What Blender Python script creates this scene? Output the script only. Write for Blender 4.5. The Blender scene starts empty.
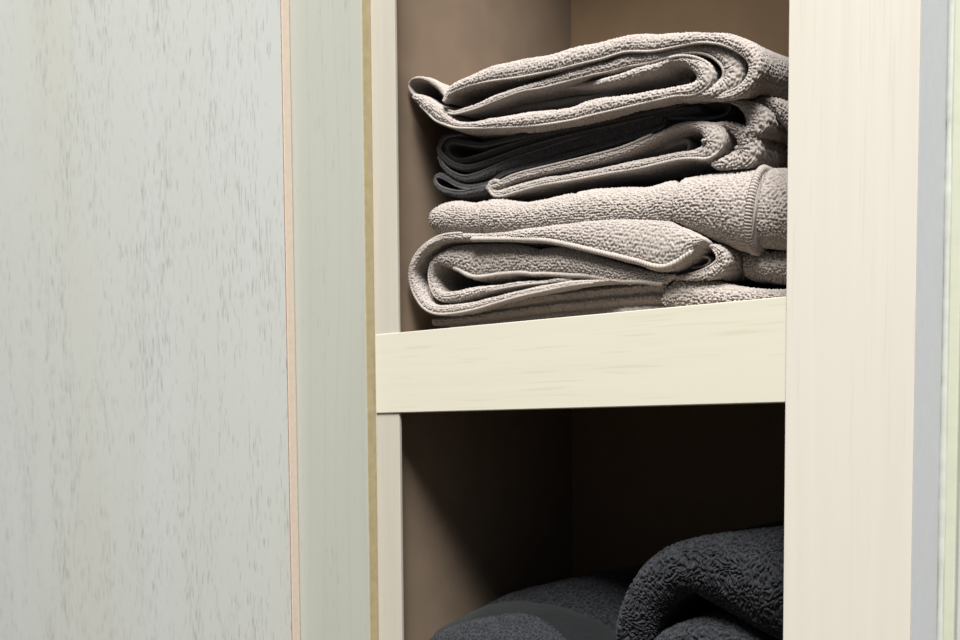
import bpy, bmesh, math, random
import numpy as np
from mathutils import Vector, Matrix

SC = bpy.context.scene
COL = SC.collection

# ---------------------------------------------------------------- camera
F_PX, PX, PY = 1000.0, 480.0, 491.74            # the photo is a crop: its optical centre lies low in the frame
CX = np.array([0.7900170348, 0.0286243381, -0.6124163061])   # cabinet axes seen from the camera (x right, y down, z ahead)
CY = np.array([0.6130415877, -0.0487549176, 0.7885448432])
CZ = np.array([-0.0072883075, -0.9984005805, -0.0560639041])
M = np.array([CX, CY, CZ])
CAM = np.array([0.67214362, -0.70284612, -0.09747045])
cd = bpy.data.cameras.new('camera')
cam = bpy.data.objects.new('camera', cd)
COL.objects.link(cam)
right, down, ahead = M[:, 0], M[:, 1], M[:, 2]
rot = Matrix((right, -down, -ahead)).transposed()
cam.matrix_world = Matrix.Translation(Vector(CAM)) @ rot.to_4x4()
cd.sensor_width = 36.0
cd.lens = 36.0 * F_PX / 960.0
cd.shift_y = (PY - 320.0) / 960.0
cd.clip_start = 0.01
cd.dof.use_dof = True
cd.dof.focus_distance = 0.80
cd.dof.aperture_fstop = 9.0
SC.camera = cam

# ---------------------------------------------------------------- world, lamps, exposure
w = bpy.data.worlds.new('world'); SC.world = w; w.use_nodes = True
bg = w.node_tree.nodes['Background']
bg.inputs[0].default_value = (0.86, 0.93, 1.0, 1)
bg.inputs[1].default_value = 0.085


def area(name, loc, target, size, energy, color):
    l = bpy.data.lights.new(name, 'AREA'); l.shape = 'RECTANGLE'
    l.size, l.size_y = size; l.energy = energy; l.color = color
    o = bpy.data.objects.new(name, l); COL.objects.link(o)
    o.location = loc
    o.rotation_euler = (Vector(target) - Vector(loc)).to_track_quat('-Z', 'Y').to_euler()
    return o


area('ceiling_lamp', (1.5, -2.6, 4.9), (0.2, 0.0, 0.0), (2.6, 2.6), 620.0, (1.0, 0.985, 0.96))
SC.view_settings.view_transform = 'Standard'
SC.view_settings.look = 'None'
SC.view_settings.gamma = 1.0
SC.view_settings.use_curve_mapping = False
SC.view_settings.exposure = 1.1


# ---------------------------------------------------------------- helpers
def ray(x, y):
    return M @ np.array([(x - PX) / F_PX, (y - PY) / F_PX, 1.0])


def at(x, y, Y=0.0):
    r = ray(x, y)
    return CAM + r * ((Y - CAM[1]) / r[1])


def px_size(x, y, Y):
    """metres per photo pixel at that spot, in the plane Y"""
    a = at(x, y - 1, Y); b = at(x, y + 1, Y)
    return np.linalg.norm(a - b) / 2


ALB = 0.50          # real-world reflectance of the pale finishes against the brightness of the exposed photo


def lin(c):
    r = []
    for v in c:
        v /= 255.0
        r.append(ALB * (v / 12.92 if v <= 0.04045 else ((v + 0.055) / 1.055) ** 2.4))
    return (*r, 1.0)


def new_mat(name, rough=0.6, spec=0.3):
    m = bpy.data.materials.new(name); m.use_nodes = True
    nt = m.node_tree; b = nt.nodes['Principled BSDF']
    b.inputs['Roughness'].default_value = rough
    b.inputs['Specular IOR Level'].default_value = spec
    return m, nt, b


def node(nt, t, **kw):
    n = nt.nodes.new(t)
    for k, v in kw.items():
        if k in n.inputs:
            n.inputs[k].default_value = v
        else:
            setattr(n, k, v)
    return n


def ramp(nt, stops):
    r = nt.nodes.new('ShaderNodeValToRGB')
    e = r.color_ramp.elements
    while len(e) < len(stops):
        e.new(0.5)
    for q, (p, c) in zip(e, stops):
        q.position = p; q.color = c
    return r


def coords(nt, scale, rot=(0, 0, 0)):
    tc = nt.nodes.new('ShaderNodeTexCoord')
    mp = nt.nodes.new('ShaderNodeMapping')
    mp.inputs['Scale'].default_value = scale
    mp.inputs['Rotation'].default_value = rot
    nt.links.new(tc.outputs['Object'], mp.inputs['Vector'])
    return mp.outputs['Vector']


def mixc(nt, fac, a, b, mode='MIX'):
    n = nt.nodes.new('ShaderNodeMix'); n.data_type = 'RGBA'; n.blend_type = mode
    for sock, v in ((n.inputs['Factor'], fac), (n.inputs['A'], a), (n.inputs['B'], b)):
        pass
    ins = {'f': n.inputs[0], 'a': n.inputs[6], 'b': n.inputs[7]}
    for k, v in (('f', fac), ('a', a), ('b', b)):
        if isinstance(v, (int, float, tuple)):
            ins[k].default_value = v
        else:
            nt.links.new(v, ins[k])
    return n.outputs[2]


def veneer(name, base_a, base_b, pore, pore_amt, grain_scale, pore_scale, thr=(0.60, 0.70), bump=0.15, rough=0.55,
           cathedral=0.0):
    """wood laminate: slow tone drift, fine streaks and dark open pores along the grain"""
    m, nt, b = new_mat(name, rough, 0.25)
    L = nt.links.new
    v1 = coords(nt, grain_scale)
    n1 = node(nt, 'ShaderNodeTexNoise', Scale=1.0, Detail=4.0, Roughness=0.55); L(v1, n1.inputs['Vector'])
    r1 = ramp(nt, [(0.33, lin(base_a)), (0.67, lin(base_b))]); L(n1.outputs['Fac'], r1.inputs[0])
    col = r1.outputs[0]
    v2 = coords(nt, pore_scale)
    n2 = node(nt, 'ShaderNodeTexNoise', Scale=1.0, Detail=1.5, Roughness=0.5, Distortion=0.25); L(v2, n2.inputs['Vector'])
    v3 = coords(nt, tuple(s * 0.05 + 3 for s in pore_scale))
    n3 = node(nt, 'ShaderNodeTexNoise', Scale=1.0, Detail=2.0); L(v3, n3.inputs['Vector'])
    ad = node(nt, 'ShaderNodeMath', operation='MULTIPLY_ADD'); L(n3.outputs['Fac'], ad.inputs[0])
    ad.inputs[1].default_value = 0.35; L(n2.outputs['Fac'], ad.inputs[2])
    sb = node(nt, 'ShaderNodeMath', operation='SUBTRACT'); L(ad.outputs[0], sb.inputs[0]); sb.inputs[1].default_value = 0.175
    r2 = ramp(nt, [(thr[0], (0, 0, 0, 1)), (thr[1], (1, 1, 1, 1))]); L(sb.outputs[0], r2.inputs[0])
    mu = node(nt, 'ShaderNodeMath', operation='MULTIPLY'); L(r2.outputs[0], mu.inputs[0]); mu.inputs[1].default_value = pore_amt
    col = mixc(nt, mu.outputs[0], col, lin(pore))
    if cathedral:
        v4 = coords(nt, (1, 1, 0.14))
        wv = node(nt, 'ShaderNodeTexWave', Scale=15.0, Distortion=9.0, Detail=1.5)
        wv.inputs['Detail Scale'].default_value = 0.8
        L(v4, wv.inputs['Vector'])
        r4 = ramp(nt, [(0.0, (1, 1, 1, 1)), (0.16, (0, 0, 0, 1))]); L(wv.outputs['Fac'], r4.inputs[0])
        m4 = node(nt, 'ShaderNodeMath', operation='MULTIPLY'); L(r4.outputs[0], m4.inputs[0]); m4.inputs[1].default_value = cathedral
        col = mixc(nt, m4.outputs[0], col, lin(pore))
    L(col, b.inputs['Base Color'])
    bp = node(nt, 'ShaderNodeBump', Strength=bump, Distance=0.0006, invert=True)
    L(r2.outputs[0], bp.inputs['Height']); L(bp.outputs[0], b.inputs['Normal'])
    return m


def plain(name, c, rough=0.6, spec=0.25, var=0.05, scale=60.0, bump=0.0):
    m, nt, b = new_mat(name, rough, spec)
    v = coords(nt, (scale, scale, scale))
    n = node(nt, 'ShaderNodeTexNoise', Scale=1.0, Detail=3.0); nt.links.new(v, n.inputs['Vector'])
    a = tuple(max(0, q * (1 - var)) for q in c); d = tuple(min(255, q * (1 + var)) for q in c)
    r = ramp(nt, [(0.3, lin(a)), (0.7, lin(d))]); nt.links.new(n.outputs['Fac'], r.inputs[0])
    nt.links.new(r.outputs[0], b.inputs['Base Color'])
    if bump:
        bp = node(nt, 'ShaderNodeBump', Strength=bump, Distance=0.001)
        nt.links.new(n.outputs['Fac'], bp.inputs['Height']); nt.links.new(bp.outputs[0], b.inputs['Normal'])
    return m


def terry(name, c1, c2, sheen=0.25, fine=1600.0, bump=0.5):
    m, nt, b = new_mat(name, 0.95, 0.1)
    L = nt.links.new
    b.inputs['Sheen Weight'].default_value = sheen
    b.inputs['Sheen Roughness'].default_value = 0.6
    uv = nt.nodes.new('ShaderNodeUVMap')
    n = node(nt, 'ShaderNodeTexNoise', Scale=fine, Detail=2.0, Roughness=0.6); L(uv.outputs[0], n.inputs['Vector'])
    v = coords(nt, (420, 420, 420))
    n2 = node(nt, 'ShaderNodeTexNoise', Scale=1.0, Detail=2.0); L(v, n2.inputs['Vector'])
    r = ramp(nt, [(0.34, lin(c1)), (0.66, lin(c2))]); L(n2.outputs['Fac'], r.inputs[0])
    L(r.outputs[0], b.inputs['Base Color'])
    bp = node(nt, 'ShaderNodeBump', Strength=bump, Distance=0.0006)
    L(n.outputs['Fac'], bp.inputs['Height']); L(bp.outputs[0], b.inputs['Normal'])
    return m


MAT = {}
MAT['door'] = veneer('grey_washed_veneer', (214, 218, 214), (211, 212, 203), (160, 160, 153), 0.6, (5, 5, 1.2), (620, 620, 46), thr=(0.605, 0.68), bump=0.25)
MAT['panel'] = veneer('grey_washed_veneer_fine', (201, 203, 192), (197, 199, 186), (166, 164, 152), 0.5, (16, 16, 2.0), (700, 700, 40), thr=(0.67, 0.74), bump=0.1, cathedral=0.08)
MAT['stile'] = veneer('pale_maple_laminate', (240, 235, 222), (237, 230, 216), (226, 217, 201), 0.35, (110, 110, 3), (500, 500, 12), thr=(0.62, 0.72), bump=0.03, rough=0.45)
MAT['stile_pink'] = veneer('pale_pinkish_laminate', (217, 211, 197), (213, 206, 191), (200, 192, 177), 0.35, (110, 110, 3), (500, 500, 12), thr=(0.62, 0.72), bump=0.03, rough=0.45)
MAT['fascia'] = veneer('pale_maple_laminate_lengthwise', (240, 236, 217), (237, 232, 211), (224, 217, 192), 0.5, (3, 110, 110), (12, 500, 300), thr=(0.6, 0.72), bump=0.03, rough=0.45)
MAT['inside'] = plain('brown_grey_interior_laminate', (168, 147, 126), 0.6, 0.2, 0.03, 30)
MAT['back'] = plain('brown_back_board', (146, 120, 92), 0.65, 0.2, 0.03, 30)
MAT['pink'] = plain('pale_peach_edge_band', (252, 232, 212), 0.5, 0.25, 0.02, 200)
MAT['glue'] = plain('red_brown_glue_line', (150, 92, 74), 0.7, 0.1, 0.08, 300)
MAT['tan'] = plain('tan_edge_band', (206, 191, 150), 0.6, 0.2, 0.04, 120)
MAT['return'] = plain('grey_white_paint', (248, 251, 254), 0.6, 0.25, 0.01, 90, 0.03)
MAT['caulk'] = plain('white_caulk', (216, 219, 210), 0.45, 0.35, 0.02, 120, 0.1)
MAT['casing'] = plain('cream_green_trim_paint', (216, 219, 196), 0.5, 0.3, 0.02, 60)
MAT['wall'] = plain('grey_wall_paint', (216, 218, 218), 0.8, 0.1, 0.02, 40)
MAT['floor'] = plain('wood_toned_floor', (120, 104, 88), 0.6, 0.2, 0.1, 12)
MAT['taupe'] = terry('taupe_terry', (188, 176, 167), (206, 195, 187), bump=0.5)
MAT['hem'] = terry('taupe_hem_stitching', (194, 183, 173), (212, 202, 192), sheen=0.15, fine=2200)
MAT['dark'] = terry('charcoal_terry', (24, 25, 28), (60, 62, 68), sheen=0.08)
MAT['slate'] = terry('dark_slate_terry', (66, 64, 67), (86, 84, 87), sheen=0.2)  # deep shade on the recessed taupe layers, painted as dark cloth
MAT['slate_hem'] = terry('slate_hem_stitching', (112, 108, 106), (136, 131, 128), sheen=0.1, fine=2200)  # same painted shade, a step lighter for the hem cords
MAT['darkband'] = terry('charcoal_flat_woven_band', (18, 22, 23), (25, 29, 31), sheen=0.1, bump=0.15)


def link(name, me, mat, parent=None):
    me.materials.append(mat)
    o = bpy.data.objects.new(name, me); COL.objects.link(o)
    if parent is not None:
        o.parent = parent
        o.matrix_parent_inverse = Matrix.Translation(-Vector(parent.location))
    return o


def thing(name, label, cat, loc, group=None):
    o = bpy.data.objects.new(name, None); COL.objects.link(o)
    o.location = loc; o.empty_display_size = 0.05
    o['label'] = label; o['category'] = cat
    if group: o['group'] = group
    return o


def box(name, lo, hi, mat, parent=None, bevel=0.0008):
    bm = bmesh.new()
    bmesh.ops.create_cube(bm, size=1.0)
    for v in bm.verts:
        for k in range(3):
            v.co[k] = lo[k] + (v.co[k] + 0.5) * (hi[k] - lo[k])
    if bevel:
        bmesh.ops.bevel(bm, geom=list(bm.edges), offset=bevel, segments=2, affect='EDGES', profile=0.5)
    me = bpy.data.meshes.new(name); bm.to_mesh(me); bm.free()
    return link(name, me, mat, parent)


def structure(o, label=None, cat=None):
    o['kind'] = 'structure'
    if label: o['label'] = label
    if cat: o['category'] = cat
    return o


# ---------------------------------------------------------------- cloth modelling
def hsh(i, j, s):
    a = (i.astype(np.int64) * 73856093) ^ (j.astype(np.int64) * 19349663) ^ (s * 83492791)
    a = (a ^ (a >> 13)) * 1274126177
    a = a & 0x7fffffff
    a = ((a ^ (a >> 15)) * 2246822519) & 0x7fffffff
    return (a ^ (a >> 12)) / float(0x7fffffff)


def loops(u, v, cu, cv, seed, jit=0.6):
    """terry loops: a little dome in every jittered cell"""
    gu, gv = u / cu, v / cv
    iu, iv = np.floor(gu), np.floor(gv)
    best = np.full(u.shape, 9.0); hid = np.zeros(u.shape)
    for a in (-1, 0, 1):
        for b in (-1, 0, 1):
            ci, cj = iu + a, iv + b
            ru = ci + 0.5 + (hsh(ci, cj, seed) - 0.5) * jit
            rv = cj + 0.5 + (hsh(ci, cj, seed + 7) - 0.5) * jit
            d = (gu - ru) ** 2 + (gv - rv) ** 2
            k = d < best
            best = np.where(k, d, best)
            hid = np.where(k, hsh(ci, cj, seed + 13), hid)
    dome = np.clip(1.0 - best / 0.29, 0, 1) ** 0.6
    return dome * (0.65 + 0.35 * hid)


def vnoise(u, v, s, seed):
    gu, gv = u / s, v / s
    iu, iv = np.floor(gu), np.floor(gv)
    fu, fv = gu - iu, gv - iv
    fu = fu * fu * (3 - 2 * fu); fv = fv * fv * (3 - 2 * fv)
    a = hsh(iu, iv, seed); b = hsh(iu + 1, iv, seed); c = hsh(iu, iv + 1, seed); d = hsh(iu + 1, iv + 1, seed)
    return (a * (1 - fu) + b * fu) * (1 - fv) + (c * (1 - fu) + d * fu) * fv - 0.5


def spline(P, n=24):
    P = np.array(P, float)
    E = np.vstack([2 * P[0] - P[1], P, 2 * P[-1] - P[-2]])
    out = []
    for i in range(1, len(E) - 2):
        p0, p1, p2, p3 = E[i - 1], E[i], E[i + 1], E[i + 2]
        t = np.linspace(0, 1, n, endpoint=False)[:, None]
        out.append(0.5 * (2 * p1 + (p2 - p0) * t + (2 * p0 - 5 * p1 + 4 * p2 - p3) * t ** 2 + (3 * p1 - p0 - 3 * p2 + p3) * t ** 3))
    out.append(E[-2][None])
    return np.vstack(out)


def smooth1(a, k):
    for _ in range(k):
        b = a.copy()
        b[1:-1] = (a[:-2] + 2 * a[1:-1] + a[2:]) / 4
        a = b
    return a


def grid_mesh(name, P, U, V, caps=True):
    nu, nv = P.shape[:2]
    verts = P.reshape(-1, 3)
    i = np.arange(nu - 1)[:, None]; j = np.arange(nv)[None, :]
    j2 = (j + 1) % nv
    q = np.stack([i * nv + j, (i + 1) * nv + j, (i + 1) * nv + j2, i * nv + j2], -1).reshape(-1, 4)
    uvu = np.stack([U[:-1, :], U[1:, :], U[1:, :], U[:-1, :]], -1).reshape(-1)
    Vn = np.concatenate([V, V[:, -1:] + (V[:, -1:] - V[:, -2:-1])], 1)
    uvv = np.stack([Vn[:-1, :-1], Vn[1:, :-1], Vn[1:, 1:], Vn[:-1, 1:]], -1).reshape(-1)
    loopsv = [q.reshape(-1)]; starts = [np.arange(len(q)) * 4]; tot = [np.full(len(q), 4)]
    nl = len(q) * 4
    us, vs = [uvu], [uvv]
    if caps:
        # close each end with quads between the lower and the upper edge of the ring
        h = nv // 2
        j0 = np.arange(h - 1)
        q0 = np.stack([j0, j0 + 1, nv - 2 - j0, nv - 1 - j0], -1)
        qq = np.vstack([q0, q0[:, ::-1] + (nu - 1) * nv])
        t = qq.reshape(-1)
        loopsv.append(t); starts.append(nl + np.arange(len(qq)) * 4); tot.append(np.full(len(qq), 4))
        us.append(np.zeros(len(t))); vs.append(np.zeros(len(t)))
    lv = np.concatenate(loopsv).astype(np.int32)
    me = bpy.data.meshes.new(name)
    me.vertices.add(len(verts)); me.vertices.foreach_set('co', verts.astype(np.float32).ravel())
    me.loops.add(len(lv)); me.loops.foreach_set('vertex_index', lv)
    st = np.concatenate(starts).astype(np.int32)
    me.polygons.add(len(st)); me.polygons.foreach_set('loop_start', st)
    me.update(calc_edges=True)
    me.polygons.foreach_set('use_smooth', np.ones(len(st), bool))
    uvl = me.uv_layers.new(name='UVMap')
    uvl.data.foreach_set('uv', np.stack([np.concatenate(us), np.concatenate(vs)], -1).astype(np.float32).ravel())
    me.validate()
    me.update()
    return me


def gnormals(P):
    du = np.gradient(P, axis=0)
    dv = (np.roll(P, -1, 1) - np.roll(P, 1, 1)) / 2
    n = np.cross(du, dv)
    n /= np.linalg.norm(n, axis=2, keepdims=True) + 1e-12
    return n


# resting surface: highest cloth already lying at each spot of a shelf, so the next towel settles on it
EX, EY = 0.0012, 0.0035
ENV = np.full((int(0.46 / EX), int(0.36 / EY)), -9.0)
LAID = []


def cell_of(P):
    i = np.clip((P[..., 0] / EX).astype(int), 0, ENV.shape[0] - 1)
    j = np.clip((P[..., 1] / EY).astype(int), 0, ENV.shape[1] - 1)
    return i, j


def settle(P):
    i, j = cell_of(P)
    P[..., 2] = np.maximum(P[..., 2], ENV[i, j] + 0.0005)
    LAID.append(P.reshape(-1, 3).copy())


def finish():
    """towel complete: it becomes part of what the next one rests on"""
    new = np.full(ENV.shape, -9.0)
    for P in LAID:
        i, j = cell_of(P)
        np.maximum.at(new, (i, j), P[:, 2])
    LAID.clear()
    d = new.copy()
    for a in (-1, 0, 1):
        for b in (-1, 0, 1):
            d = np.maximum(d, np.roll(np.roll(new, a, 0), b, 1))
    np.maximum(ENV, d, out=ENV)


SEED = [11]
STEP = 0.00052


class Band:
    """one layer of folded cloth. pts: (x, y, thickness[, dy mm]) in photo pixels on the layer's own front plane Y;
    it runs back into the cabinet along (ex, 1, ez) with a rounded front"""

    def __init__(self, pts, Y, depth=0.17, ex=0.0, ez=0.0, R=0.008, fine=0.055, floor=None, step=STEP):
        pts = [tuple(p) + (0,) * (4 - len(p)) for p in pts]
        S = spline(pts)
        C = np.array([at(x, y, Y + d * 0.001) for x, y, _, d in S])
        W = np.array([max(t, 0.6) * px_size(x, y, Y) for x, y, t, _ in S])
        seg = np.linalg.norm(np.diff(C[:, [0, 2]], axis=0), axis=1)
        s = np.concatenate([[0], np.cumsum(seg)])
        n = max(8, int(s[-1] / step))
        t = np.linspace(0, s[-1], n)
        self.px = np.interp(t, s, S[:, 0])
        C = np.stack([np.interp(t, s, C[:, k]) for k in range(3)], 1)
        W = np.interp(t, s, W)
        k = 14
        C = smooth1(C, k); W = smooth1(W, k)
        T = np.gradient(C[:, [0, 2]], axis=0); T /= np.linalg.norm(T, axis=1, keepdims=True) + 1e-12
        T = smooth1(T, 10); T /= np.linalg.norm(T, axis=1, keepdims=True) + 1e-12
        N = np.stack([-T[:, 1], np.zeros(n), T[:, 0]], 1)
        self.C, self.W, self.N, self.t, self.n = C, W, N, t, n
        self.e = np.array([ex, 1.0, ez]); self.e /= np.linalg.norm(self.e)
        self.hw = W / 2
        self.rf = np.minimum(self.hw, R)
        self.depth, self.fine, self.floor, self.step = depth, fine, floor, step

    def build(self, name, mat, parent, cell=(0.0023, 0.0021), amp=0.0023, wave=0.0010, grooves=(), ribs=None, jit=0.6,
              flat_x=None, warp=0.0):
        hw, rf = self.hw, self.rf
        SEED[0] += 17; seed = SEED[0]
        nf = max(8, int((hw.max() + rf.max()) * 1.3 / self.step))
        th = np.linspace(-np.pi / 2, np.pi / 2, nf)
        dfine = np.arange(self.step, self.fine, self.step)
        dco = np.arange(self.fine, self.depth, 0.003)
        dfl = np.concatenate([dfine, dco])
        o = np.concatenate([-np.ones(len(dfl)), np.sin(th), np.ones(len(dfl))])
        n = self.n
        O = o[None] * hw[:, None]
        Dp = np.concatenate([np.broadcast_to(dfl[::-1][None] , (n, len(dfl))) + rf[:, None],
                             rf[:, None] * (1 - np.cos(th))[None],
                             np.broadcast_to(dfl[None], (n, len(dfl))) + rf[:, None]], 1)
        Vv = np.concatenate([-(dfl[::-1])[None] - (hw[:, None] + rf[:, None]) * np.pi / 4,
                             th[None] * (hw + rf)[:, None] / 2,
                             dfl[None] + (hw[:, None] + rf[:, None]) * np.pi / 4], 1)
        Uu = np.broadcast_to(self.t[:, None], Vv.shape).copy()
        P = self.C[:, None] + self.N[:, None] * O[..., None] + self.e[None, None] * Dp[..., None]
        nr = gnormals(P)
        mid = P.shape[1] // 2
        if nr[:, mid, 1].mean() > 0:
            nr = -nr; self.flip = True
        else:
            self.flip = False
        h = wave * 2 * (vnoise(Uu, Vv, 0.035, seed) + 0.5 * vnoise(Uu, Vv, 0.015, seed + 3))
        wu, wv = Uu, Vv
        if warp:
            wu = Uu + warp * (vnoise(Uu, Vv, 0.011, seed + 21) + 0.4 * vnoise(Uu, Vv, 0.005, seed + 22))
            wv = Vv + warp * (vnoise(Uu, Vv, 0.011, seed + 23) + 0.4 * vnoise(Uu, Vv, 0.005, seed + 24))
        lp = loops(wu, wv, cell[0], cell[1], seed + 5, jit)
        a = np.full(lp.shape, amp)
        if flat_x is not None:
            for x0, x1 in flat_x:
                f = ((self.px > x0) & (self.px < x1)).astype(float)
                f = smooth1(f, 12)[:, None]
                a = a * (1 - 0.9 * f); h = h - 0.0007 * f
        # thin layers carry less pile
        a = a * np.clip(self.W / 0.008, 0.45, 1.0)[:, None]
        h = h + lp * a - a * 0.5
        for gx, gd, gw in grooves:
            u0 = self.t[np.argmin(np.abs(self.px - gx))]
            h = h - gd * np.exp(-((Uu - u0) / gw) ** 2)
        if ribs:
            per, ra = ribs
            h = h + ra * (np.abs(np.cos(np.pi * O / per)) - 0.6)
        P = P + nr * h[..., None]
        if self.floor is not None:
            P[..., 2] = np.maximum(P[..., 2], self.floor + 0.0004)
        settle(P)
        if self.flip:
            P = P[:, ::-1]; Uu = Uu[:, ::-1]; Vv = Vv[:, ::-1]
        me = grid_mesh(name, P, Uu, Vv)
        return link(name, me, mat, parent)

    def cross_hem(self, parent, f, r_px=3.0, pitch=0.0026, mat=None, lift=0.0):
        """stitched cord lying across the rounded front of the layer"""
        i = int(f * (self.n - 1))
        hw, rf = self.hw[i], self.rf[i]
        th = np.linspace(-1.52, 1.52, 240)
        C = self.C[i] + self.N[i] * (np.sin(th) * (hw + lift))[:, None] + self.e * (rf - (rf + lift) * np.cos(th))[:, None]
        back = np.arange(0.001, 0.06, 0.0006)
        A0 = C[0] + self.e * back[::-1][:, None]; A1 = C[-1] + self.e * back[:, None]
        self.cord(np.vstack([A0, C, A1]), parent, r_px * px_size(self.px[i], 200, 0.05) * 0.5, pitch, mat)

    def cord(self, C, parent, r0, pitch, mat):
        seg = np.linalg.norm(np.diff(C, axis=0), axis=1); s = np.concatenate([[0], np.cumsum(seg)])
        t = np.arange(0, s[-1], 0.0005)
        C = np.stack([np.interp(t, s, C[:, k]) for k in range(3)], 1)
        T = np.gradient(C, axis=0); T /= np.linalg.norm(T, axis=1, keepdims=True)
        A = np.cross(T, np.array([1.0, 0.15, 0.1])); A /= np.linalg.norm(A, axis=1, keepdims=True)
        B = np.cross(T, A)
        ph = np.linspace(0, 2 * np.pi, 14, endpoint=False)
        U = np.broadcast_to(t[:, None], (len(t), 14)); PH = np.broadcast_to(ph[None], U.shape)
        rr = r0 * (1.0 + 0.14 * np.sin(2 * np.pi * U / pitch + PH))
        P = C[:, None] + A[:, None] * (rr * np.cos(PH))[..., None] + B[:, None] * (rr * np.sin(PH))[..., None]
        nr = gnormals(P)
        if ((nr * (P - C[:, None])).sum(-1)).mean() < 0:
            P = P[:, ::-1]
        settle(P)
        return link('hem', grid_mesh('hem', P, U.copy(), PH * 0.001), mat or MAT['hem'], parent)

    def hem(self, parent, side, x0=None, x1=None, r_px=3.2, pitch=0.0026, mat=None, out=0.35, keep=None):
        """whip-stitched hem cord running along one front edge of the layer"""
        sel = np.ones(self.n, bool)
        if x0 is not None: sel &= self.px >= x0
        if x1 is not None: sel &= self.px <= x1
        if keep is not None:
            f = np.linspace(0, 1, self.n); sel &= (f >= keep[0]) & (f <= keep[1])
        idx = np.where(sel)[0]
        C = (self.C + self.N * (side * self.hw * 0.86)[:, None] + self.e * (self.rf * out)[:, None])[idx]
        C = smooth1(C, 6)
        t = self.t[idx]
        T = np.gradient(C, axis=0); T /= np.linalg.norm(T, axis=1, keepdims=True)
        A = np.cross(T, np.array([0, 1.0, 0])); A /= np.linalg.norm(A, axis=1, keepdims=True)
        B = np.cross(T, A)
        ph = np.linspace(0, 2 * np.pi, 14, endpoint=False)
        r = r_px * px_size(self.px.mean(), 200, 0.05) * 0.5
        r = r * np.clip(np.minimum(t - t[0], t[-1] - t) / 0.003, 0.15, 1)
        U = np.broadcast_to(t[:, None], (len(t), 14)); PH = np.broadcast_to(ph[None], U.shape)
        rr = r[:, None] * (1.0 + 0.14 * np.sin(2 * np.pi * U / pitch + PH))
        P = C[:, None] + A[:, None] * (rr * np.cos(PH))[..., None] + B[:, None] * (rr * np.sin(PH))[..., None]
        nr = gnormals(P)
        if ((nr * (P - C[:, None])).sum(-1)).mean() < 0:
            P = P[:, ::-1]; 
        if self.floor is not None:
            P[..., 2] = np.maximum(P[..., 2], self.floor + 0.0004)
        settle(P)
        me = grid_mesh('hem', P, U.copy(), PH * 0.001)
        return link('hem', me, mat or MAT['hem'], parent)


# ================================================================ setting
fl = structure(box('floor', (-2.2, -3.0, -1.42), (2.2, 0.6, -1.40), MAT['floor'], bevel=0), 'plain brown floor far below the shelf', 'floor')
structure(box('wall_right', (0.4935, 0.078, -1.40), (1.8, 0.16, 1.6), MAT['wall'], bevel=0), 'grey painted wall at the right edge of the picture', 'wall')
structure(box('trim_1', (0.4958, 0.068, -1.40), (0.5040, 0.0778, 1.6), MAT['casing'], bevel=0.0015), 'narrow cream-green painted trim strip right of the white caulk line', 'trim')
# caulk bead with a wobbling edge
tt = np.arange(-0.45, 0.45, 0.0015)
ph = np.linspace(0, 2 * np.pi, 12, endpoint=False)
Uc = np.broadcast_to(tt[:, None], (len(tt), 12)); Pc = np.broadcast_to(ph[None], Uc.shape)
rr = 0.0034 + 0.0016 * vnoise(Uc, Pc * 0.0005, 0.03, 5) + 0.0005 * vnoise(Uc, Pc * 0.0005, 0.009, 9)
Pt = np.stack([0.4945 + rr * np.cos(Pc), 0.0715 + rr * np.sin(Pc), Uc], -1)
ck = link('trim_2', grid_mesh('trim_2', Pt, Uc.copy(), Pc * 0.001), MAT['caulk'])
structure(ck, 'uneven white caulk bead between the pale upright and the grey wall', 'caulk')

# ================================================================ cabinetry
ZB, ZT = -1.40, 1.10
door = thing('cabinet_door', 'large flat grey-washed wood veneer door at the left with a peach edge', 'door', (-0.55, -0.02, ZB))
box('door_panel', (-0.98, -0.0207, ZB + 0.01), (-0.1031, -0.0105, ZT), MAT['door'], door, 0.0006)
e = box('edge_band', (-0.1024, -0.0205, ZB + 0.01), (-0.1014, -0.0105, ZT), MAT['pink'], door, 0.0003)
e['label'] = 'pale peach edge band'
e = box('glue_line', (-0.1031, -0.0207, ZB + 0.01), (-0.1024, -0.0105, ZT), MAT['glue'], door, 0)
e['label'] = 'thin red-brown line'

pan = thing('filler_panel', 'narrow grey-washed wood panel between the big door and the open shelves', 'panel', (-0.06, -0.005, ZB))
box('panel_board', (-0.20, -0.0099, ZB), (-0.0028, 0.016, ZT), MAT['panel'], pan, 0.0006)
e = box('edge_band', (-0.0028, -0.0097, ZB), (-0.0020, 0.016, ZT), MAT['tan'], pan, 0.0002)
e['label'] = 'tan edge band'

cab = thing('shelf_cabinet', 'pale maple open shelf cabinet holding the folded towels', 'cabinet', (0.22, 0.15, ZB))
box('left_upright', (-0.0019, 0.0014, ZB), (0.0288, 0.0050, ZT), MAT['stile_pink'], cab, 0.0006)
box('side_panel', (0.0, 0.0067, ZB), (0.0115, 0.331, ZT), MAT['inside'], cab, 0)
box('side_panel', (0.4180, 0.0013, ZB), (0.4360, 0.331, ZT), MAT['inside'], cab, 0)
box('back_panel', (0.0, 0.3312, ZB), (0.4360, 0.340, ZT), MAT['back'], cab, 0)
ru = box('right_upright', (0.4045, -0.0012, ZB), (0.4918, 0.0012, ZT), MAT['stile'], cab, 0.0004)
e = box('return_panel', (0.4362, 0.0013, ZB), (0.4918, 0.0735, ZT), MAT['return'], cab, 0)
e['label'] = 'grey-white painted return'
SHZ = -0.0015
sh = box('shelf', (0.0117, 0.0182, -0.024), (0.4178, 0.331, SHZ), MAT['inside'], cab, 0)
fa = box('shelf_front', (0.0, 0.0, -0.0752), (0.4043, 0.018, 0.0), MAT['fascia'], cab, 0.0006)
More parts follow.
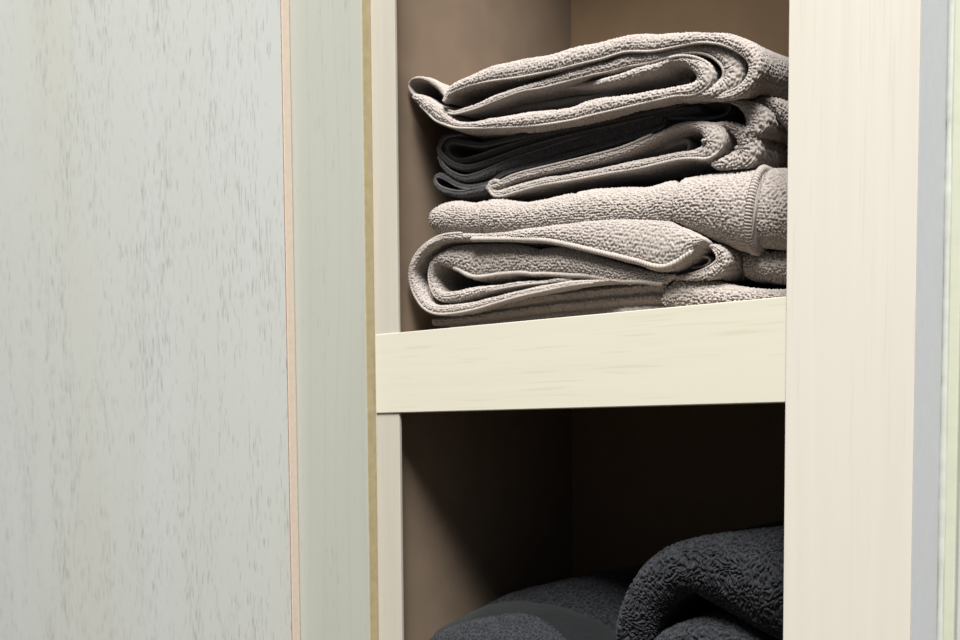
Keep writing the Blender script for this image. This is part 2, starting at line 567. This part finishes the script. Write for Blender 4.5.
for z0 in (-0.405, 0.86):
    box('shelf', (0.0117, 0.0182, z0 - 0.02), (0.4178, 0.331, z0), MAT['inside'], cab, 0)
    box('shelf_front', (0.0, 0.0, z0 - 0.075), (0.4043, 0.018, z0 + 0.0015), MAT['fascia'], cab, 0.0006)
LOWZ = -0.405

# ================================================================ towels
G = 'taupe towels stacked on the middle shelf'
T = MAT['taupe']


def towel(label, x, y, z, group=G):
    return thing('folded_towel', label, 'towel', (x, y, z), group)


# --- bottom taupe towel
tw = towel('ribbed bottom taupe towel lying flat on the middle shelf', 0.2, 0.15, SHZ)
b = Band([(433, 322, 6), (450, 321, 14), (480, 317, 26), (520, 311, 38), (560, 306, 46), (600, 302, 48), (640, 299, 46), (667, 298, 42)], 0.050, R=0.006, floor=SHZ)
b.build('cloth_layer', T, tw, cell=(0.0021, 0.0019), ribs=(0.0098, 0.0050))
b = Band([(662, 302, 10), (672, 296, 34), (690, 297, 40), (720, 299, 33), (760, 300, 26), (800, 300, 24)], 0.042, R=0.012, floor=SHZ)
b.build('cloth_layer', T, tw)

finish()
# --- towel with a hanging flap above it
tw = towel('taupe towel with a pointed hemmed flap hanging open over a round loop', 0.2, 0.14, 0.03)
b = Band([(612, 280, 3), (575, 283, 4), (545, 288, 6), (520, 293, 7), (500, 298, 8), (475, 305, 9), (455, 308.5, 10), (437, 309.5, 10), (425, 305, 9), (417, 295, 8),
          (412, 283, 7), (411, 271, 6), (415, 259, 6), (424, 248, 6), (437, 239.5, 6), (452, 236.5, 7), (475, 236, 7),
          (500, 235.5, 8), (520, 234.5, 11), (545, 233, 17), (570, 234, 25), (607, 237.5, 37), (640, 241.5, 45), (664, 245.5, 49), (684, 243, 30), (696, 240.5, 13), (703, 239.5, 3)],
         0.028, R=0.006, depth=0.2)
b.build('cloth_layer', T, tw, amp=0.0014)
b.hem(tw, -1, keep=(0.585, 0.985), r_px=5.0)
b.hem(tw, 1, keep=(0.03, 0.57), r_px=3.0, mat=T)
b = Band([(572, 279, 2, 4), (548, 281, 3, 2), (520, 283.5, 4), (487, 289, 5), (470, 292.5, 7), (455, 296, 8), (440, 296.5, 8), (433, 289, 7), (430, 278, 6), (431, 268, 6), (435, 260, 8), (445, 257, 18),
          (459, 258, 27), (475, 261, 36), (500, 259.5, 33), (520, 260, 29), (533, 262.5, 26), (546, 261, 29), (572, 262, 30), (591, 266.5, 22), (619, 273, 18), (643, 276, 13), (660, 278.5, 11), (674, 275, 4)],
         0.036, R=0.008, depth=0.18)
b.build('cloth_layer', T, tw)
b.hem(tw, -1, keep=(0.47, 0.98), r_px=4.5)
b.hem(tw, 1, keep=(0.05, 0.42), r_px=2.2)
b = Band([(676, 279, 5), (697, 276.5, 11), (713, 271, 16), (721, 262, 14), (720, 253, 11), (713, 246.5, 6), (704, 246, 3)], 0.040, R=0.006, ez=0.10, fine=0.11)
b.build('cloth_layer', T, tw)
b.hem(tw, 1, keep=(0.12, 0.9), r_px=2.6)
b = Band([(692, 268, 2), (702, 266, 3), (709, 262, 3), (708, 257, 3), (700, 256, 3), (690, 257, 2)], 0.046, R=0.002, fine=0.03)
b.build('cloth_layer', MAT['hem'], tw, amp=0.0003)

finish()
# --- thick smooth roll
tw = towel('plump taupe towel folded to a smooth roll with cross seams, mid stack', 0.2, 0.15, 0.07)
b = Band([(429, 215, 20), (434, 216.5, 30), (447, 216.5, 36), (466, 218, 34), (485, 217, 38), (520, 218, 36), (565, 213, 44), (607, 210, 48), (640, 209, 50), (668, 205, 58), (700, 203, 66), (726, 205, 76), (744, 207, 84), (753, 207, 84)],
         0.035, R=0.020, ez=0.05, depth=0.18)
b.build('cloth_layer', T, tw, grooves=((478, 0.0022, 0.0022), (565, 0.0026, 0.0022), (669, 0.0042, 0.0030)), cell=(0.0025, 0.0021), amp=0.0018)
b.cross_hem(tw, 0.992, r_px=8.0, pitch=0.0024, mat=T, lift=-0.0008)
for fx, rp in ((478, 1.5), (567, 1.6)):
    b.cross_hem(tw, np.argmin(np.abs(b.px - fx)) / (b.n - 1), r_px=rp, lift=-0.0012)
b = Band([(749, 206, 78), (762, 206, 79), (780, 207, 79), (810, 210, 77)], 0.043, R=0.020, ez=0.05, depth=0.17)
b.build('cloth_layer', T, tw, cell=(0.0025, 0.0021), amp=0.0018)
b = Band([(700, 262, 20), (730, 263, 26), (760, 264, 28), (800, 268, 30)], 0.062, R=0.012, depth=0.15)
b.build('cloth_layer', T, tw)

finish()
# --- taupe towel wrapped around the shade-coloured layers
YB = 0.056
tw = towel('taupe towel with a small curled hem end, bending round dark inner layers', 0.2, 0.16, 0.13)
b = Band([(486, 188, 5), (500, 184, 7), (514, 178, 8), (540, 171, 8), (582, 161.5, 9), (620, 151.5, 9), (645, 141, 9), (660, 134, 9), (677, 126.5, 9), (692, 124.5, 9, -3), (705, 128, 16, -6), (713, 137, 27, -8), (708, 149, 22, -7), (694, 153.5, 11, -3), (675, 156, 9),
          (640, 164, 9), (607, 170, 8), (570, 177, 8), (540, 182, 8), (514, 189, 8), (500, 193, 8), (493, 192, 6), (490, 186, 5), (493, 181, 4), (499, 182, 3)], YB - 0.008, R=0.004, fine=0.06, ez=0.05)
b.build('cloth_layer', T, tw, amp=0.0012, wave=0.0006)
b.hem(tw, 1, keep=(0.03, 0.36), r_px=3.0)
b.hem(tw, 1, keep=(0.50, 0.985), r_px=3.6)
b = Band([(640, 156, 4), (660, 147, 8), (675, 142, 7), (686, 140, 5), (689, 145, 4), (688, 150, 3)], YB + 0.012, R=0.003, fine=0.03)
b.build('cloth_layer', T, tw, amp=0.0008)
b = Band([(712, 124, 3), (726, 125, 7), (738, 131, 15), (746, 141, 24), (746, 151, 28), (738, 159, 24), (724, 163, 14), (712, 164, 4)], YB - 0.012, R=0.005, fine=0.11, ez=0.08)
b.build('cloth_layer', T, tw)
b = Band([(729, 101, 4), (739, 103, 8), (749, 109, 16), (755, 118, 23), (754, 127, 22), (746, 132, 10)], YB - 0.012, R=0.005, fine=0.10, ez=0.10)
b.build('cloth_layer', T, tw)
b = Band([(752, 100, 5), (770, 103, 12), (785, 112, 20), (800, 122, 26)], YB + 0.006, R=0.008, fine=0.08)
b.build('cloth_layer', T, tw)

finish()
# --- thin taupe layers, their deep shade put into the cloth colour, set a little back
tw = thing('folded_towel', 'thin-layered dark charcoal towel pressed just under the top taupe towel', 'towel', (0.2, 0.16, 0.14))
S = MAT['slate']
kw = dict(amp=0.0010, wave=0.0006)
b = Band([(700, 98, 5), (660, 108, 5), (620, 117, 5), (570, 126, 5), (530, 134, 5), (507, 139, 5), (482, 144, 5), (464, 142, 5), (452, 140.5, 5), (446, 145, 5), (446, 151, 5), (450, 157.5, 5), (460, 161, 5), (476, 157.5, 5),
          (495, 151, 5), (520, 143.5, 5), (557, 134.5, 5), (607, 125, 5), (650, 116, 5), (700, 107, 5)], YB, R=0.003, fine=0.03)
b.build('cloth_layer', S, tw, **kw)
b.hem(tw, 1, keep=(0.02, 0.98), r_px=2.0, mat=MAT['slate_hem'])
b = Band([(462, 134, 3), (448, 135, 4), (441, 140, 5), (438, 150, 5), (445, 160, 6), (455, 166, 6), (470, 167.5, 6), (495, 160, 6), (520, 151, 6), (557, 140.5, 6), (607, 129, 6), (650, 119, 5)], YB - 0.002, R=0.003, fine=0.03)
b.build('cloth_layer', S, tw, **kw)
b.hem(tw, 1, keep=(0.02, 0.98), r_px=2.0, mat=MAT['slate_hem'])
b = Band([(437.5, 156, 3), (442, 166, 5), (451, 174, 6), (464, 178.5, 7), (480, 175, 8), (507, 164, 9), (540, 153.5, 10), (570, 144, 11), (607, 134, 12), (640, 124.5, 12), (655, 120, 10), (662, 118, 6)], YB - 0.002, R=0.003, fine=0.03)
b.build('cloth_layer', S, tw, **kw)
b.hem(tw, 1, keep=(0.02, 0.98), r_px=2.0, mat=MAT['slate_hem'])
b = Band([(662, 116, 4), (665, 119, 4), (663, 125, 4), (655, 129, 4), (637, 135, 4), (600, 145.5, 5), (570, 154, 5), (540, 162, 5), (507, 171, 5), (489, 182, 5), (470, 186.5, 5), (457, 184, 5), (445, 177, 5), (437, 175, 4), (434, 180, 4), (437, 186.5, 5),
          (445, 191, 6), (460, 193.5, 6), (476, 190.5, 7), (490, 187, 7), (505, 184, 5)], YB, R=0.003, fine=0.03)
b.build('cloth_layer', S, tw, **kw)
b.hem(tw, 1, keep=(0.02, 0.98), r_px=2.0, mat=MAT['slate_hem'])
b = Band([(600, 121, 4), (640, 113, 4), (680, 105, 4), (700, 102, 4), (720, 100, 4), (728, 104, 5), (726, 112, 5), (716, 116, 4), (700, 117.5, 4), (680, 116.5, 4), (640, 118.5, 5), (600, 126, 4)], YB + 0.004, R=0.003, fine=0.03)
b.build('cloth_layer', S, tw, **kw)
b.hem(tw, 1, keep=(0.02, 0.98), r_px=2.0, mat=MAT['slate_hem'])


finish()
# --- top towel
tw = towel('top taupe towel of the stack, hemmed layers curling around one fold', 0.2, 0.14, 0.17)
YA = 0.029
b = Band([(443, 102, 4), (450, 90, 8), (460, 84.5, 10), (470, 80.5, 11), (490, 73.5, 17), (520, 68, 20), (550, 62.5, 19), (575, 55.5, 21), (600, 50, 20), (625, 43.5, 18.5), (652, 42.5, 19), (675, 40, 15), (700, 37.5, 11), (722, 39, 12),
          (738, 45, 13), (748, 52, 13), (753.5, 62, 11), (753, 73, 11), (747, 84, 11), (737, 92, 10), (722, 96.5, 7, 4), (706, 97, 5, 10), (694, 97, 3, 16)],
         YA, R=0.006, depth=0.2, ez=0.14, fine=0.11)
b.build('cloth_layer', T, tw, amp=0.0014)
b.hem(tw, -1, keep=(0.02, 0.93), r_px=2.6)
b = Band([(442, 106, 4), (448, 110.5, 5), (456, 111.5, 5), (475, 106, 6), (494, 98.5, 6), (520, 89, 6), (540, 84, 9), (562, 77.5, 11), (587, 70.5, 12), (610, 65.5, 12), (625, 60.5, 14), (650, 57.5, 11), (675, 51.5, 8), (695, 48.5, 9),
          (712, 50.5, 13), (726, 58, 20), (732, 68, 24), (729, 80, 22), (718, 89, 15), (702, 94, 7), (680, 98, 3)],
         YA + 0.004, R=0.005, depth=0.18, ez=0.10, fine=0.05)
b.build('cloth_layer', T, tw, amp=0.0014)
b.hem(tw, -1, keep=(0.02, 0.9), r_px=2.4)
b = Band([(545, 88, 2, 22), (570, 86, 3, 18), (595, 83, 4, 8), (610, 79.5, 6), (637, 71.5, 9), (656, 66, 8), (670, 60, 6), (682, 59, 8), (694, 63, 13), (703, 71, 18), (702, 81, 18), (692, 88.5, 14), (675, 91, 11), (650, 96, 12), (620, 101.5, 15), (587, 107.5, 19), (570, 113, 16), (537, 118, 16), (500, 122, 12),
          (475, 124.5, 8), (456, 124, 8), (445, 119, 12), (437, 113.5, 16), (428, 106, 14), (420, 100, 10), (413, 96, 4)],
         YA + 0.002, R=0.006, depth=0.18, fine=0.05)
b.build('cloth_layer', T, tw, amp=0.0014)
b.hem(tw, 1, keep=(0.27, 0.98), r_px=2.8)
b = Band([(420, 98, 2), (412, 93.5, 2), (408, 86, 2), (410.5, 80, 2), (416, 77.5, 3), (423, 78, 3.5), (431, 81, 5), (439, 87, 6), (446, 97, 6)], YA + 0.006, R=0.004, fine=0.08)
b.build('cloth_layer', T, tw, amp=0.0007)
b = Band([(480, 115, 5), (500, 110.5, 8), (540, 104.5, 8), (580, 98.5, 8), (620, 91.5, 8), (660, 85, 8), (690, 79, 6)], YA + 0.040, R=0.004, fine=0.03)
b.build('cloth_layer', T, tw, amp=0.0006)
b = Band([(500, 101, 3), (525, 96, 4), (560, 89, 5), (595, 84, 4)], YA + 0.030, R=0.003, fine=0.03)
b.build('cloth_layer', T, tw, amp=0.0006)

finish()
ENV[:] = -9.0
# --- charcoal towels below
GD = 'charcoal towels on the lower shelf'
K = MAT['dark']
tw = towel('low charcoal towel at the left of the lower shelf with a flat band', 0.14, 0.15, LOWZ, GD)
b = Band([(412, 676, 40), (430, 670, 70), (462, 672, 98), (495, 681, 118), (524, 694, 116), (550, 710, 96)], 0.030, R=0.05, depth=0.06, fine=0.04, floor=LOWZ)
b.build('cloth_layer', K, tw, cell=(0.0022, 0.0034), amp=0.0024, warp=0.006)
b = Band([(410, 674, 40), (432, 668, 76), (466, 668, 112), (508, 673, 124), (545, 686, 130), (582, 706, 124)], 0.052, R=0.05, depth=0.07, fine=0.04, floor=LOWZ)
e = b.build('woven_band', MAT['darkband'], tw, amp=0.0003, wave=0.0006)
e['label'] = 'flat woven band without pile'
b = Band([(395, 672, 50), (420, 668, 66), (455, 664, 94), (500, 658, 120), (545, 654, 132), (570, 655, 138), (590, 664, 120), (602, 684, 84), (606, 705, 40)], 0.092, R=0.05, depth=0.15, fine=0.06, floor=LOWZ)
b.build('cloth_layer', K, tw, cell=(0.0024, 0.0036), amp=0.0026, warp=0.008)

finish()
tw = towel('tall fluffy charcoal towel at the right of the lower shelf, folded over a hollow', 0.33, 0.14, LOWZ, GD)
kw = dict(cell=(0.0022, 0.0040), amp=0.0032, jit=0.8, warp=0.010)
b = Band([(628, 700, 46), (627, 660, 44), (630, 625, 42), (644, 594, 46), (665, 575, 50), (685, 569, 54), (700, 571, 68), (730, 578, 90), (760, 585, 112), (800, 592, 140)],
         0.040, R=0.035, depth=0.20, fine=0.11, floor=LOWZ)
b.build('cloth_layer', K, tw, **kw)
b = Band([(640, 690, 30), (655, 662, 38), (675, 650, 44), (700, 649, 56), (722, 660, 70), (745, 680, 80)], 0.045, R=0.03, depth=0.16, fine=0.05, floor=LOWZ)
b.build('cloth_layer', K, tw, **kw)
